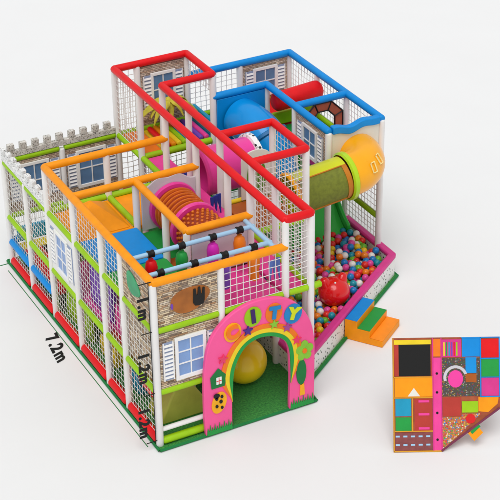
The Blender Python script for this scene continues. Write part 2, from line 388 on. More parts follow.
# ------------------------------------------------------------------ window and stone panels (local: x along, z up, front faces -y)
def window(w, x0, z0, ww, wh, cols, rows, shut, glass=None):
    f = MB(); t = .045
    f.box(x0-t*1.3, x0, -.05, -.012, z0-t*1.6, z0+wh+t*1.4); f.box(x0+ww, x0+ww+t*1.3, -.05, -.012, z0-t*1.6, z0+wh+t*1.4)
    f.box(x0, x0+ww, -.05, -.012, z0-t*1.6, z0); f.box(x0, x0+ww, -.05, -.012, z0+wh, z0+wh+t*1.4)
    fo = f.build('window_frame', WINWHITE, w, bevel=.004, local=True)
    MB().box(x0, x0+ww, -.022, -.013, z0, z0+wh).build('pane', glass or PANE, fo, local=True)
    g = MB()
    for i in range(1, cols): g.box(x0+ww*i/cols-.011, x0+ww*i/cols+.011, -.036, -.024, z0, z0+wh)
    for j in range(1, rows): g.box(x0, x0+ww, -.0345, -.0225, z0+wh*j/rows-.011, z0+wh*j/rows+.011)
    g.build('glazing_bars', WINWHITE, fo, local=True)
    for sx in shut:
        xa, xb = (sx, sx + .2)
        b = MB().box(xa, xb, -.03, -.013, z0-.02, z0+wh+.02).build('shutter', SLATGAP, w, local=True)
        s = MB(); s.box(xa, xa+.022, -.045, -.031, z0-.02, z0+wh+.02); s.box(xb-.022, xb, -.045, -.031, z0-.02, z0+wh+.02)
        k = max(6, int(wh/.075))
        for i in range(k):
            zc = z0 + (i+.5)*wh/k
            s.add([(xa+.022, -.033, zc+.022), (xb-.022, -.033, zc+.022), (xb-.022, -.05, zc-.016), (xa+.022, -.05, zc-.016), (xa+.022, -.031, zc+.014), (xb-.022, -.031, zc+.014), (xb-.022, -.044, zc-.022), (xa+.022, -.044, zc-.022)],
                  [(0, 1, 2, 3), (7, 6, 5, 4), (3, 2, 6, 7), (0, 4, 5, 1)])
        s.build('slats', WINWHITE, b, local=True)
def panel(name, label, loc, rotz, w, h, mat, group=None):
    t = thing(name, label, 'wall panel', loc, rotz, group)
    MB().box(0, w, -.012, .03, 0, h).build('board', mat, t, local=True, bevel=.004)
    return t
G = 'stone print panels with a window'
p = panel('window_panel', 'stone-print panel with blue six-pane window and shutters beside the pink entrance arch', (.07, -.01, Z1+.06), 0, 1.11, 1.12, STONE, G)
window(p, .33, .18, .47, .72, 2, 3, (.045, .885))
p = panel('window_panel', 'white-framed window panel set in the net side facing left', (-.005, 4.69, Z1+.06), -PI/2, 1.19, 1.12, WINWHITE, G)
window(p, .36, .2, .47, .74, 2, 3, (.06, .9))
p = panel('window_panel', 'shaded stone-print window panel under the grey battlements, at the outer corner of the castle', (.07, 7.14, Z1+.06), 0, 1.11, 1.12, STONE2, G)
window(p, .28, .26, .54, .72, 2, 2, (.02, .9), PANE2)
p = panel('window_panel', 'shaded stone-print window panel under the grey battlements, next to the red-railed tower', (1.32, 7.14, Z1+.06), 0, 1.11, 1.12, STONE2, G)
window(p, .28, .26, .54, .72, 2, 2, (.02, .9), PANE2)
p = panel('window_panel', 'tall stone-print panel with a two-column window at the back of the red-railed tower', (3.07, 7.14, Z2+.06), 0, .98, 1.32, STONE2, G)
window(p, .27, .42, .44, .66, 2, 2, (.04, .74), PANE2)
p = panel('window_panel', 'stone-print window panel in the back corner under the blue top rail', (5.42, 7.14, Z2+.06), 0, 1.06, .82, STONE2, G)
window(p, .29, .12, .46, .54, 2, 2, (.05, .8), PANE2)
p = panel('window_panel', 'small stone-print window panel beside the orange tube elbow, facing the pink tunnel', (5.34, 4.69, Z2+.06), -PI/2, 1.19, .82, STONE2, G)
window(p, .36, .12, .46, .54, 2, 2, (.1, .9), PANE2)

# front and side stone panels with pictures
def ellipse(cx, cz, a, b, n=28, rot=0, wob=0):
    out = []
    for k in range(n):
        t = 2*PI*k/n; q = 1 + wob*math.sin(3*t+1)
        x, z = a*q*math.cos(t), b*q*math.sin(t)
        out.append((cx + x*math.cos(rot)-z*math.sin(rot), cz + x*math.sin(rot)+z*math.cos(rot)))
    return out
p = panel('picture_panel', 'stacked-stone panel with brown oval and black hand picture on the front', (.07, -.01, Z2+.06), 0, 1.11, .82, STONE)
p2 = MB().prism(ellipse(.585, .405, .365, .235, 36, .14, .05), -.03, -.013).build('brown_oval', M('brown_print', '#b0682a', .5, .3, 3), p, local=True, bevel=.004)
hnd = MB().prism([(.745+(hx-.765)*1.45, .42+(hz-.44)*1.25) for hx, hz in [(.69, .36), (.715, .31), (.77, .295), (.825, .315), (.84, .37), (.845, .56), (.818, .565), (.808, .47), (.795, .47), (.788, .585), (.758, .585), (.75, .47), (.738, .47), (.728, .575), (.7, .57), (.695, .47)]], -.045, -.0315)
hnd.build('black_hand', BLACK, p, local=True, bevel=.004)
MB().prism(ellipse(.245, .36, .022, .06, 14), -.045, -.0315).build('purple_spot', PURPLE, p, local=True)
p = panel('picture_panel', 'stacked-stone panel with a green blob picture on the net side near the front corner', (-.005, 1.21, Z2+.06), -PI/2, 1.14, .82, STONE)
MB().prism(ellipse(.45, .46, .27, .2, 26, -.25, .1), -.03, -.013).build('green_blob', M('green_print', '#3fa873', .5, .25, 4), p, local=True, bevel=.004)
panel('stone_panel', 'plain stacked-stone panel behind the net below the green blob picture', (.06, 1.21, Z1+.06), -PI/2, 1.14, 1.12, STONE)

# battlements
def battlement(name, label, loc, rotz, L, mat):
    t = thing(name, label, 'battlement', loc, rotz, 'castle battlements')
    m = MB(); m.box(0, L, -.05, .05, 0, .13)
    nb = int(L/.25); st = L/nb
    for i in range(nb): m.box(i*st+.02, i*st+.02+st*.55, -.05, .05, .1305, .13+.15)
    m.build('crenels', mat, t, local=True, bevel=.012)
battlement('castle_battlement', 'white speckled castle battlement along the left side above a lime rail', (0, 7.15, Z2+.058), -PI/2, 2.36, CASTLE)
battlement('castle_battlement', 'grey speckled castle battlement along the back above two windows', (0.08, 7.15, Z2+.058), 0, 2.36, CASTLE2)

# ------------------------------------------------------------------ castle bay: trampoline and soft blocks
t = thing('trampoline', 'black trampoline bed with red side pads and a yellow pad inside the castle bay', 'trampoline', (1.25, 5.95, .035))
MB().box(.5, 2.15, 5.05, 6.7, .5, .525).build('jump_bed', BLACKMESH, t)
MB().box(.1, .49, 4.85, 6.7, .44, .54).build('side_pad', RED, t, bevel=.02); MB().box(2.16, 2.42, 4.85, 6.7, .44, .54).build('side_pad', RED, t, bevel=.02)
MB().box(.1, 2.42, 6.71, 6.98, .44, .56).build('back_pad', YELLOW, t, bevel=.02); MB().box(.5, 2.15, 4.85, 5.04, .44, .54).build('front_pad', YELLOW, t, bevel=.02)
lg = MB()
for lx in (.2, 2.3):
    for ly in (4.95, 6.9): lg.box(lx-.03, lx+.03, ly-.03, ly+.03, .035, .44)
lg.build('legs', BLACK, t)
single('wall_pad', MB().box(.1, 2.4, 7.0, 7.075, .58, .9), TEAL, 'teal padded strip at the back wall behind the trampoline', 'pad', bevel=.02)

single('soft_pyramid', MB().add([(.12, 3.5, Z2-.03), (1.15, 3.5, Z2-.03), (1.15, 4.64, Z2-.03), (.12, 4.64, Z2-.03), (.6, 4.1, Z2+.4)], [(0, 1, 4), (1, 2, 4), (2, 3, 4), (3, 0, 4), (3, 2, 1, 0)]),
       ORANGE, 'low orange soft pyramid on the deck behind the blue mat', 'play block', bevel=.02)
single('soft_wall', MB().box(.18, .3, 2.3, 3.3, Z1+.02, Z1+.85), PURPLE, 'purple padded wall behind the net below the blue deck', 'pad', bevel=.03)
single('soft_wall', MB().box(.14, .24, 1.36, 2.08, Z1+.02, Z1+.62), MAGENTA, 'magenta padded wall behind the net below the green deck', 'pad', bevel=.03)
single('soft_wall', MB().box(.2, .3, 3.5, 4.7, .06, .62), LIME, 'lime padded wall behind the lower net below the white side window', 'pad', bevel=.03)
single('soft_block', MB().box(.5, 1.1, 1.5, 2.0, Z1+.02, Z1+.5), RED, 'red soft block on the middle level behind the net', 'play block', bevel=.04)
single('soft_block', MB().box(.25, .75, 2.5, 3.2, .035, .45), YELLOW, 'yellow soft block on the carpet behind the lower side net', 'play block', bevel=.04)
single('soft_block', MB().box(.3, .9, 1.5, 1.95, .035, .4), TEAL, 'teal soft block on the carpet behind the lower side net', 'play block', bevel=.04)
single('soft_block', MB().box(.15, .45, .6, 1.2, .6, .95), RED, 'red soft block hanging behind the lower net by the front corner', 'play block', bevel=.04)
single('soft_ramp', MB().prism([(.25, .035), (1.15, .035), (1.15, .32), (.85, .82), (.62, .9)], .5, 1.1), M('olive_vinyl', '#c6ca58', .45, .12), 'olive yellow soft ramp seen under the front window panel', 'play block', bevel=.03)
for k, (cx, cy, mm, nm) in enumerate(((.7, 3.9, RED, 'red'), (1.6, 3.0, BLUE, 'blue'), (1.7, 1.9, YELLOW, 'yellow'), (.75, 4.4, LIME, 'lime'))):
    single('punch_bag', MB().pad((cx, cy, .05 if k != 1 else .3), (cx, cy, 1.02), .13, 20), mm, nm + ' padded punch bag standing on the lower level inside the side nets', 'punch bag')

# ------------------------------------------------------------------ rolling barrel
t = thing('crawl_barrel', 'rust brown studded crawl barrel with pink end rings in front of a white arched board', 'crawl barrel', (1.9, 2.4, Z2-.16))
cx, cz, r = 1.95, 2.68, .425
def barrel(y0, y1):
    m = MB(); prof = []
    k = 8
    for i in range(k+1):
        y = y0 + (y1-y0)*i/k; prof.append((r - .03*abs(2*i/k-1)**2, y))
    m.lathe(prof, (cx, 0, cz), 'y', 40); return m
rb = barrel(2.47, 3.27); nv = len(rb.v)
for i in range(6):
    y = 2.58+i*.115; rb.lathe([(r-.03, y-.03), (r+.022, y-.014), (r+.022, y+.014), (r-.03, y+.03)], (cx, 0, cz), 'y', 40)
rb.build('drum', DRUM, t, second=M('rust_ridge', '#d86c1c', .45, .15, 9), split=nv)
st = barrel(1.52, 2.35); nv = len(st.v)
for j in range(8):
    for i in range(26):
        a = PI*2*(i + .5*(j % 2))/26; y = 1.6+j*.095
        p0 = Vector((cx+(r-.03)*math.cos(a), y, cz+(r-.03)*math.sin(a))); q = Vector((math.cos(a), 0, math.sin(a)))
        st.sweep([p0, p0+q*.04, p0+q*.05], [.03, .027, .016], 8)
st.build('drum', DRUM, t, second=M('orange_stud', '#dc741c', .45, .12, 9), split=nv)
for y, w, R_ in ((3.32, .04, .485), (2.41, .05, .49), (1.46, .045, .48)):
    MB().lathe([(R_-.12, y-w), (R_-.02, y-w), (R_, y-w*.6), (R_, y+w*.6), (R_-.02, y+w), (R_-.12, y+w), (R_-.12, y-w)], (cx, 0, cz), 'y', 44).build('ring', PINKP, t)
bd = [(1.33, Z2-.1), (2.44, Z2-.1)] + [(2.44 - 1.11*i/24, 3.16 + .17*math.sin(PI*i/24)**2 - .05*math.cos(4*PI*i/24)*math.sin(PI*i/24)) for i in range(25)]
single('arched_board', MB().prism(bd, 3.36-.001, 3.40), PALEGREY, 'white board with wavy arched top behind the crawl barrel', 'wall panel', bevel=.01)
single('divider_board', MB().box(1.33, 2.43, 1.25, 1.29, Z2, Z3-.08), PALEGREY, 'plain pale board between the football rods and the crawl barrel', 'wall panel', bevel=.008)

bd = [(3.4, Z2-.0), (4.03, Z2-.0), (4.03, 3.2)] + [(3.715+.315*math.cos(PI*i/16), 3.2+.2*math.sin(PI*i/16)) for i in range(1, 16)] + [(3.4, 3.2)]
t = thing('green_arch_board', 'pale board with a tall green arch seen through the nets of the red-railed box', 'wall panel', (3.56, 3.38, Z2))
MB().prism(bd, 3.345, 3.375).build('board', CREAM, t, bevel=.008)
MB().prism(ellipse(3.715, 2.84, .2, .4, 28), 3.325, 3.343).build('green_arch', M('moss_print', '#5f9a2c', .5, .3, 8), t)
# ------------------------------------------------------------------ giant table football
def player(parent, x, y, z, mat):
    b = MB().lathe([(.0525, z-.05), (.06, z+.0), (.06, z+.04)], (x, y, 0), 'z', 14)
    bo = MB().lathe([(.05, z-.62), (.085, z-.6), (.1, z-.5), (.085, z-.42), (.105, z-.34), (.112, z-.22), (.09, z-.12), (.05, z-.085), (.045, z-.052)], (x, y, 0), 'z', 18).build('player', mat, parent)
    return bo
side = thing('end_bar', 'pale blue bar joining the football rods beside the red corridor rail', 'bar', (2.36, .7, 3.28))
MB().pad((2.36, .12, 3.28), (2.36, 1.22, 3.28), .045).build('bar', SKY, side)
MB().pad((2.34, .02, 3.3), (2.34, .16, 3.42-.14), .03).build('bracket', SKY, side)
BO, BP = M('orange_player', '#f08018'), M('magenta_player', '#d828b8')
for y, lab, xs, cols in ((.97, 'pale blue football rod nearer the crawl barrel', (.42, 1.0, 1.6, 2.12), (RED, GREEN, BP, BO)), (.33, 'pale blue football rod above the orange front rail', (.3, .93, 1.5, 2.06), (BP, RED, PURPLE, BO))):
    t = thing('football_rod', lab + ' with black grips and hanging players', 'football rod', (1.2, y, 2.6), 0, 'giant table football rods')
    MB().pad((.04, y, 3.28), (2.42, y, 3.28), .043).build('bar', SKY, t)
    for x, c in zip(xs, cols):
        MB().lathe([(.045, x-.062), (.066, x-.058), (.07, x-.04), (.06, x-.015), (.06, x+.015), (.07, x+.04), (.066, x+.058), (.045, x+.062)], (0, y, 3.28), 'x', 20).build('grip', BLACK, t)
        player(t, x, y, 3.24, c)

# ------------------------------------------------------------------ corridor details
for k, (x, y, z, mm, lab) in enumerate(((2.62, 4.3, 2.85, M('royal_blue_cloth', '#2c48b8', .7), 'blue pointed cloth strips hanging by the barrel board'), (2.42, .2, 2.98, M('light_blue_cloth', '#6a8ad8', .7), 'light blue pointed cloth strips hanging by the front corridor post'), (2.75, 3.1, 2.78, M('navy_cloth', '#2a3c98', .7), 'dark blue pointed cloth strips beside the pink corridor mat'))):
    m = MB()
    for i, dx in enumerate((-.1, -.02, .06)):
        m.prism([(x+dx-.04, z), (x+dx+.05, z), (x+dx+.02+.03*(i-1), z-.38-.05*i)], y-.012+.03*i, y+.012+.03*i)
    single('cloth_strips', m, mm, lab, 'decoration')
# rainbow rollers and leaves in the tower
RB = [('red', RED), ('orange', ORANGE), ('yellow', YELLOW), ('lime', LIME), ('teal', TEAL), ('blue', BLUE), ('purple', PURPLE), ('pink', PINK)]
for k, (nm, mm) in enumerate(RB):
    x = 3.14 + k*.124
    single('floor_roller', MB().pad((x, 6.05, Z2+.045), (x, 6.98, Z2+.045), .058, 16), mm, nm + ' padded roller lying in the rainbow row on the tower floor', 'roller', 'rainbow rollers in the tower')
single('side_pad', MB().box(4.16, 4.24, 6.05, 7.05, Z2-.02, Z2+.34), TEAL, 'teal padded strip beside the rainbow rollers behind the blue tube wall', 'pad', bevel=.02)
t = thing('palm', 'yellow green fabric palm with drooping leaves in front of the tower window', 'decoration', (3.55, 6.8, Z2))
MB().sweep([(3.55, 6.8, Z2-.02), (3.57, 6.79, Z2+.4), (3.52, 6.78, Z2+.66)], [.07, .055, .04], 12).build('trunk', BROWN, t)
m = MB()
for k in range(17):
    a = 2*PI*k/17 + .2; L = .5 + .13*(k % 3); h = .12*((k % 2))
    pts = []
    for i in range(7):
        s_ = i/6; pts.append(Vector((3.52+math.cos(a)*L*s_, 6.78+math.sin(a)*L*s_*.5, Z2+.66+h*s_+.28*s_-.62*s_*s_)))
    nrm = Vector((-math.sin(a), math.cos(a), 0))
    vs = []; fs = []
    for i, pt in enumerate(pts):
        w = .075*math.sin(PI*min(.98, i/6+.08)) + .004
        for sgn, dz in ((-1, -.02), (0, .012), (1, -.02)): vs.append(pt + nrm*w*sgn*(1+.35*(i % 2)) + Vector((0, 0, dz)))
        for sgn, dz in ((-1, -.032), (0, 0), (1, -.032)): vs.append(pt + nrm*w*sgn*(1+.35*(i % 2)) + Vector((0, 0, dz)))
    for i in range(6):
        o = i*6; fs += [(o, o+1, o+7, o+6), (o+1, o+2, o+8, o+7), (o+3, o+9, o+10, o+4), (o+4, o+10, o+11, o+5), (o, o+6, o+9, o+3), (o+2, o+5, o+11, o+8)]
    m.add(vs, fs)
m.build('leaves', PLASTICGREEN, t, angle=60)
# ------------------------------------------------------------------ tubes
def ringprof(R, y0, y1, th=.05): return [(R, y0), (R+th, y0+.015), (R+th, y1-.015), (R, y1), (R-.03, y1), (R-.03, y0), (R, y0)]
def tube_shell(m, pts, R, n=36, th=.03):
    a = len(m.v); m.sweep(pts, R, n, False); b = len(m.v); m.sweep(pts, R-th, n, False)
    L = len(pts)
    for i in (0, L-1):
        for k in range(n):
            k2 = (k+1) % n; m.f.append((a+i*n+k, a+i*n+k2, b+i*n+k2, b+i*n+k))
    return m
# pink tunnel
t = thing('pink_tunnel', 'hot pink crawl tunnel with white speckled end ring beside the red corridor rails', 'tunnel', (3.6, 4.5, 1.95))
pts = [(3.08+.22*i, 4.52, 2.54) for i in range(6)]
tube_shell(MB(), pts, .48).build('shell', PINKP, t)
MB().lathe(ringprof(.48, 4.16, 4.3, .06), (0, 4.52, 2.54), 'x', 40).build('end_ring', spots_mat('white_black_speckle', '#f4f4f4', ['#202428', '#404448', '#c0c0c0'], 11, .33), t)
MB().lathe(ringprof(.48, 3.04, 3.12, .04), (0, 4.52, 2.54), 'x', 40).build('end_ring', MAGENTA, t)
# blue tunnel with its wall
t = thing('blue_tunnel', 'big blue tube dropping forward out of a blue wall board under the blue rail', 'tunnel', (4.75, 5.4, 1.4))
MB().box(4.185, 5.285, 5.9, 5.94, Z2-.0, Z3-.05).build('wall_board', BLUEP, t, bevel=.01)
path = catmull([(4.72, 5.9, 2.76), (4.78, 5.5, 2.74), (4.86, 5.15, 2.62), (4.92, 4.95, 2.35), (4.95, 4.85, 1.95), (4.95, 4.82, 1.3)], 6)
tube_shell(MB(), path, .43).build('shell', BLUEP, t)
def flange(m, c, d, R, w=.05, th=.055):
    d = Vector(d).normalized(); c = Vector(c)
    return m.sweep([c-d*w, c-d*w*.6, c+d*w*.6, c+d*w], [R+.01, R+th, R+th, R+.01], 36, False)
flange(MB(), path[13], Vector(path[14])-Vector(path[12]), .43).build('flange', DKBLUEP, t)
flange(MB(), path[24], Vector(path[25])-Vector(path[23]), .43).build('flange', DKBLUEP, t)
# red roller
t = thing('red_roller', 'thick red padded roller across the back bay under the blue rails', 'roller', (5.95, 5.8, 2.8))
MB().pad((5.38, 5.72, 3.02), (6.52, 5.78, 3.06), .2, 28).build('pad', RED, t)
MB().box(5.4, 6.5, 5.9, 5.98, Z2, Z2+.28).build('stop_board', LIME, t, bevel=.02)
# octagon crawl panel
t = thing('octagon_panel', 'brown board with an eight-sided crawl hole outlined in black under the blue cross rail', 'wall panel', (5.95, 4.74, Z2))
cxo, czo = 5.97, 2.83
def octp(R, k): a = PI/8 + k*PI/4; return (cxo+R*math.cos(a), czo+R*math.sin(a))
m = MB(); ol = MB()
for k in range(8):
    a0, a1, b1, b0 = octp(.30, k), octp(.30, k+1), octp(.5, k+1), octp(.5, k)
    m.prism([a0, a1, b1, b0], 4.715, 4.755)
    for q0, q1 in ((a0, a1), (b0, b1), (a0, b0)): ol.bar((q0[0], 4.71, q0[1]), (q1[0], 4.71, q1[1]), .022)
m.build('hole_surround', M('brick_brown_board', '#a8553a', .5, .2, 6), t); ol.build('outline', BLACK, t, smooth=False)

# cream board with wavy top + wavy blue rail, orange tube slide
W = 24
wave = [(5.42 + 1.06*i/W, 3.27 + .03*math.sin(i/W*2*PI*1.0 + 2.6) + .02*math.sin(i/W*PI*4)) for i in range(W+1)]
t = thing('tube_board', 'cream board with wavy blue top trim where the orange tube comes out', 'wall panel', (5.95, 3.43, Z2-.1))
MB().prism([(5.42, Z2-.05), (6.48, Z2-.05)] + list(reversed(wave)), 3.41, 3.45).build('board', CREAM, t)
MB().strip([(x, z+.15) for x, z in wave], wave, 3.36, 3.50).build('wavy_trim', BLUE, t, bevel=.015)
t = thing('tube_slide', 'orange elbow tube and lime ringed tube with dark mesh window above the ball pit', 'tube slide', (5.5, 3.0, 2.1))
el = [(6.0, 3.41, 2.72)] + [(6.0-.52+.52*math.cos(a), 3.34-.0-.52*math.sin(a), 2.72-.03*a) for a in [PI/2*i/12 for i in range(13)]] + [(5.40, 2.82, 2.66)]
tube_shell(MB(), el, .43).build('elbow', TUBEORANGE, t)
flange(MB(), (5.38, 2.82, 2.655), (-1, 0, -.05), .43, .07, .05).build('ring', LIMEP, t)
# straight part: tube with a side opening
m = MB(); win = MB(); edge = MB(); nseg = 40
A = Vector((5.31, 2.82, 2.65)); B = Vector((4.2, 2.85, 2.52)); d = (B-A).normalized()
ux = Vector((0, -1, 0)); uz = d.cross(ux).normalized(); 
if uz.z < 0: uz = -uz
def ringpt(s_, th, R): return A + (B-A)*s_ + ux*math.cos(th)*R + uz*math.sin(th)*R
tw0, tw1 = math.radians(-48), math.radians(66)
SS = [0, .07, .93, 1]
def patch(mb, s0, s1, t0, t1, R0, R1, k=14):
    vs = []; fs = []
    for i in range(k+1):
        th = t0+(t1-t0)*i/k
        vs += [ringpt(s0, th, R0), ringpt(s1, th, R0), ringpt(s0, th, R1), ringpt(s1, th, R1)]
    for i in range(k):
        o = 4*i; fs += [(o, o+1, o+5, o+4), (o+2, o+6, o+7, o+3), (o, o+4, o+6, o+2), (o+1, o+3, o+7, o+5)]
    fs += [(0, 2, 3, 1), (4*k, 4*k+1, 4*k+3, 4*k+2)]
    mb.add(vs, fs)
patch(m, 0, 1, tw1, tw0+2*PI, .42, .39, 30)
m.build('tube_body', M('yellow_lime_plastic', '#cfd414', .3, .08, 2, .03, coat=.3), t)
m = MB(); patch(m, 0, .09, tw0, tw1, .42, .39); patch(m, .93, 1, tw0, tw1, .42, .39); patch(m, .09, .93, tw0, tw0+.12, .425, .39, 4); patch(m, .09, .93, tw1-.05, tw1, .425, .39, 4)
m.build('window_border', M('rust_orange_plastic', '#c87a1c', .35, .2), t)
m = MB(); patch(m, .09, .93, tw0+.12, tw1-.05, .405, .398); m.build('mesh_window', OLIVEMESH, t)
flange(MB(), B, d, .42, .05, .045).build('ring', TUBEORANGE, t)
for k, (aa, ss) in enumerate(((.15, .62), (.15, .44))):
    pass
wd = MB()
for a, th in ((1.2, .44), (.905, .6)):
    out = Vector((math.cos(a), -math.sin(a), 0)); nn = out*math.cos(th) + Vector((0, 0, math.sin(th))); tn = Vector((math.sin(a), math.cos(a), 0)); tz = nn.cross(tn)
    pc = Vector((5.48, 3.34, 2.70)) + out*.52 + nn*.437
    for sg in (-1, 1):
        wd.bar(pc + tn*.055*sg - tz*.1, pc + tn*.055*sg + tz*.1, .018); wd.bar(pc + tz*.1*sg - tn*.055, pc + tz*.1*sg + tn*.055, .0175)
wd.build('latch_marks', M('pale_yellow_print', '#fbe89a'), t)

# green slide
t = thing('green_slide', 'broad green slide curving down behind the tube support post into the ball pit', 'slide', (5.3, 4.2, .4))
prof = catmull([(5.9, 2.1), (5.55, 1.9), (5.2, 1.52), (4.92, 1.12), (4.68, .8), (4.46, .58), (4.25, .44)], 6)
YZ = Matrix(((0, 1, 0, 0), (1, 0, 0, 0), (0, 0, 1, 0), (0, 0, 0, 1)))
def yzstrip(A_, B_, x0, x1, nm):
    m = MB(); m.strip(A_, B_, x0, x1); m.v = [tuple(YZ @ Vector(p_)) for p_ in m.v]
    return m.build(nm, GREENP, t, angle=60, bevel=0 if nm == 'slide_bed' else .02)
yzstrip([(y, z-.06) for y, z in prof], prof, 4.75, 6.3, 'slide_bed')
for xa in (4.66, 6.31): yzstrip([(y, z-.1) for y, z in prof], [(y, z+.17) for y, z in prof], xa, xa+.08, 'side_wall')
# ------------------------------------------------------------------ ball pit
t = thing('ball_pit_wall', 'low white spotted ball pit wall with magenta padded rim on three sides', 'ball pit', (5, 2, .035))
PA, PB, PC, PD = (3.04, .34), (6.62, 2.89), (6.62, 5.95), (3.04, 3.4)
def wall(a, b, th=.12, h=.44):
    a = Vector((*a, 0)); b = Vector((*b, 0)); d = (b-a).normalized(); nn = Vector((-d.y, d.x, 0))   # inward is left of travel
    vs = []
    for zz in (.036, h): vs += [a+Vector((0, 0, zz)), b+Vector((0, 0, zz)), b+nn*th+Vector((0, 0, zz)), a+nn*th+Vector((0, 0, zz))]
    return vs, [(0, 3, 2, 1), (4, 5, 6, 7), (0, 1, 5, 4), (1, 2, 6, 5), (2, 3, 7, 6), (3, 0, 4, 7)]
for a, b in ((PA, PB), (PB, PC), ((3.04, 3.4), PA)):
    vs, fs = wall(a, b); MB().add(vs, fs).build('side', SPOTWALL, t, smooth=False)
def rim(a, b, up=0):
    a = Vector((*a, 0)); b = Vector((*b, 0)); d = (b-a).normalized(); nn = Vector((-d.y, d.x, 0)); m = MB()
    vs = []
    for zz in (.441+up, .54+up):
        vs += [a-d*.02-nn*.025+Vector((0, 0, zz)), b+d*.02-nn*.025+Vector((0, 0, zz)), b+d*.02+nn*.135+Vector((0, 0, zz)), a-d*.02+nn*.135+Vector((0, 0, zz))]
    m.add(vs, [(0, 3, 2, 1), (4, 5, 6, 7), (0, 1, 5, 4), (1, 2, 6, 5), (2, 3, 7, 6), (3, 0, 4, 7)])
    m.build('rim_pad', MAGENTA, t, bevel=.03)
rim(PA, (6.61, 2.883)); rim((6.625, 2.90), PC, .006); rim((3.04, 3.4), (3.04, .3))

# red hopper ball
t = thing('hopper_ball', 'large glossy red hopper ball with two horns lying on the pit balls', 'hopper ball', (4.55, 1.9, .35))
hb = Vector((4.76, 2.15, .6))
MB().ball(hb, .31, 40, .95).build('body', REDPLASTIC, t)
for s_ in (-1, 1):
    MB().sweep([hb+Vector((.17*s_, .02, .18)), hb+Vector((.21*s_, .03, .28)), hb+Vector((.228*s_, .03, .315)), hb+Vector((.235*s_, .03, .335))], [.12, .09, .07, .035], 16).build('horn', REDPLASTIC, t)
MB().ball(hb+Vector((-.05, -.12, .27)), .02, 12).build('valve', WHITE, t)

# steps
t = thing('step_block', 'orange soft step block with blue, green and orange treads against the pit wall', 'steps', (4.9, 1.3, 0))
ax = Vector((3.58, 2.55, 0)).normalized(); ay = Vector((ax.y, -ax.x, 0)); o = Vector((4.555, 1.418, 0)); Ls = .86
def sbox(m, u0, u1, v0, v1, z0, z1):
    P_ = [o+ax*u+ay*v for u, v in ((u0, v0), (u1, v0), (u1, v1), (u0, v1))]
    vs = [p_+Vector((0, 0, zz)) for zz in (z0, z1) for p_ in P_]
    return m.add(vs, [(0, 3, 2, 1), (4, 5, 6, 7), (0, 1, 5, 4), (1, 2, 6, 5), (2, 3, 7, 6), (3, 0, 4, 7)])
H = (.45, .30, .15); Vv = (.012, .265, .53, .80)
prof = [(Vv[0], .004), (Vv[3], .004), (Vv[3], .1405), (Vv[2], .1405), (Vv[2], .2905), (Vv[1], .2905), (Vv[1], .4405), (Vv[0], .4405)]
vs = [o+ax*0+ay*v+Vector((0, 0, z)) for v, z in prof] + [o+ax*Ls+ay*v+Vector((0, 0, z)) for v, z in prof]
MB().add(vs, [tuple(range(8)), tuple(reversed(range(8, 16)))] + [(i, i+8, (i+1) % 8+8, (i+1) % 8) for i in range(8)]).build('body', ORANGE, t, smooth=False, bevel=.012)
for i, mm in enumerate((BLUE, GREEN, M('tread_orange', '#ff9420'))):
    sbox(MB(), .004, Ls-.004, Vv[i]+.006, Vv[i+1]-.002, H[i]-.008, H[i]+.006).build('tread', mm, t, bevel=.008)

# ------------------------------------------------------------------ entrance arch
AO = [(.82, .036), (.8, .5), (.82, 1.36), (.92, 1.9), (1.13, 2.22), (1.45, 2.43), (1.82, 2.52), (2.24, 2.47), (2.62, 2.25), (2.88, 1.86), (2.99, 1.41), (3.0, .82), (2.99, .036)]
AI = [(1.34, .036), (1.34, .4), (1.36, 1.06), (1.43, 1.39), (1.6, 1.66), (1.85, 1.77), (2.13, 1.73), (2.36, 1.58), (2.47, 1.34), (2.5, .9), (2.5, .5), (2.49, .25), (2.49, .036)]
AOc, AIc = catmull(AO, 6), catmull(AI, 6)
t = thing('entrance_arch', 'hot pink entrance arch board reading CITY with stars, flower, ladybird and tree pictures', 'arch', (1.9, -.16, .036))
y0, y1 = -.165, -.075
MB().strip(AIc, AOc, y0, y1).build('board', ARCHPINK, t, bevel=.015, angle=50)
def offs(curve, dd):
    out = []
    for i, pt in enumerate(curve):
        a = curve[max(i-1, 0)]; b = curve[min(i+1, len(curve)-1)]
        tx, tz = b[0]-a[0], b[1]-a[1]; L = math.hypot(tx, tz) or 1
        k = min(1, max(0, (pt[1]-.55)/.6)); k = k*k*(3-2*k)
        out.append((pt[0]-tz/L*dd*k, pt[1]+tx/L*dd*k))
    return out
top_i = [i for i, pt in enumerate(AIc) if pt[1] > .56]
seg = AIc[top_i[0]:top_i[-1]+1]
layers = (('green_stripe', 0, .075, GREEN, .022), ('yellow_stripe', .075, .16, YELLOW, .019), ('orange_stripe', .16, .25, DEEPORANGE, .016))
for nm, a, b, mm, hgt in layers:
    MB().strip(offs(seg, a+.002), offs(seg, b), y0-hgt, y0-.002).build(nm, mm, t, angle=50)
def disc(cx, cz, a, b, mat, nm, d0=.004, d1=.018, rot=0):
    return MB().prism(ellipse(cx, cz, a, b, 30, rot), y0-d1, y0-d0).build(nm, mat, t)
XZ = Matrix(((1, 0, 0, 0), (0, 0, -1, 0), (0, 1, 0, 0), (0, 0, 0, 1)))     # text plane -> facing -y
def letter(ch, cx, cz, size, mat, tilt):
    m = MB(); text_mb(m, ch, size, .02, Matrix.Translation((cx, y0-.03, cz)) @ XZ @ Matrix.Rotation(tilt, 4, 'Z'), .022)
    m.build('letter', mat, t)
YO = M('yellow_orange_print', '#fbb418'); DKP = M('dark_purple_print', '#3c1c66'); LBL = M('letter_blue_print', '#1e86c8')
disc(1.37, 2.04, .165, .19, YO, 'letter_disc'); disc(1.37, 2.04, .125, .145, ARCHPINK, 'letter_disc', .0185, .0205)
letter('C', 1.37, 2.035, .33, DEEPORANGE, .25)
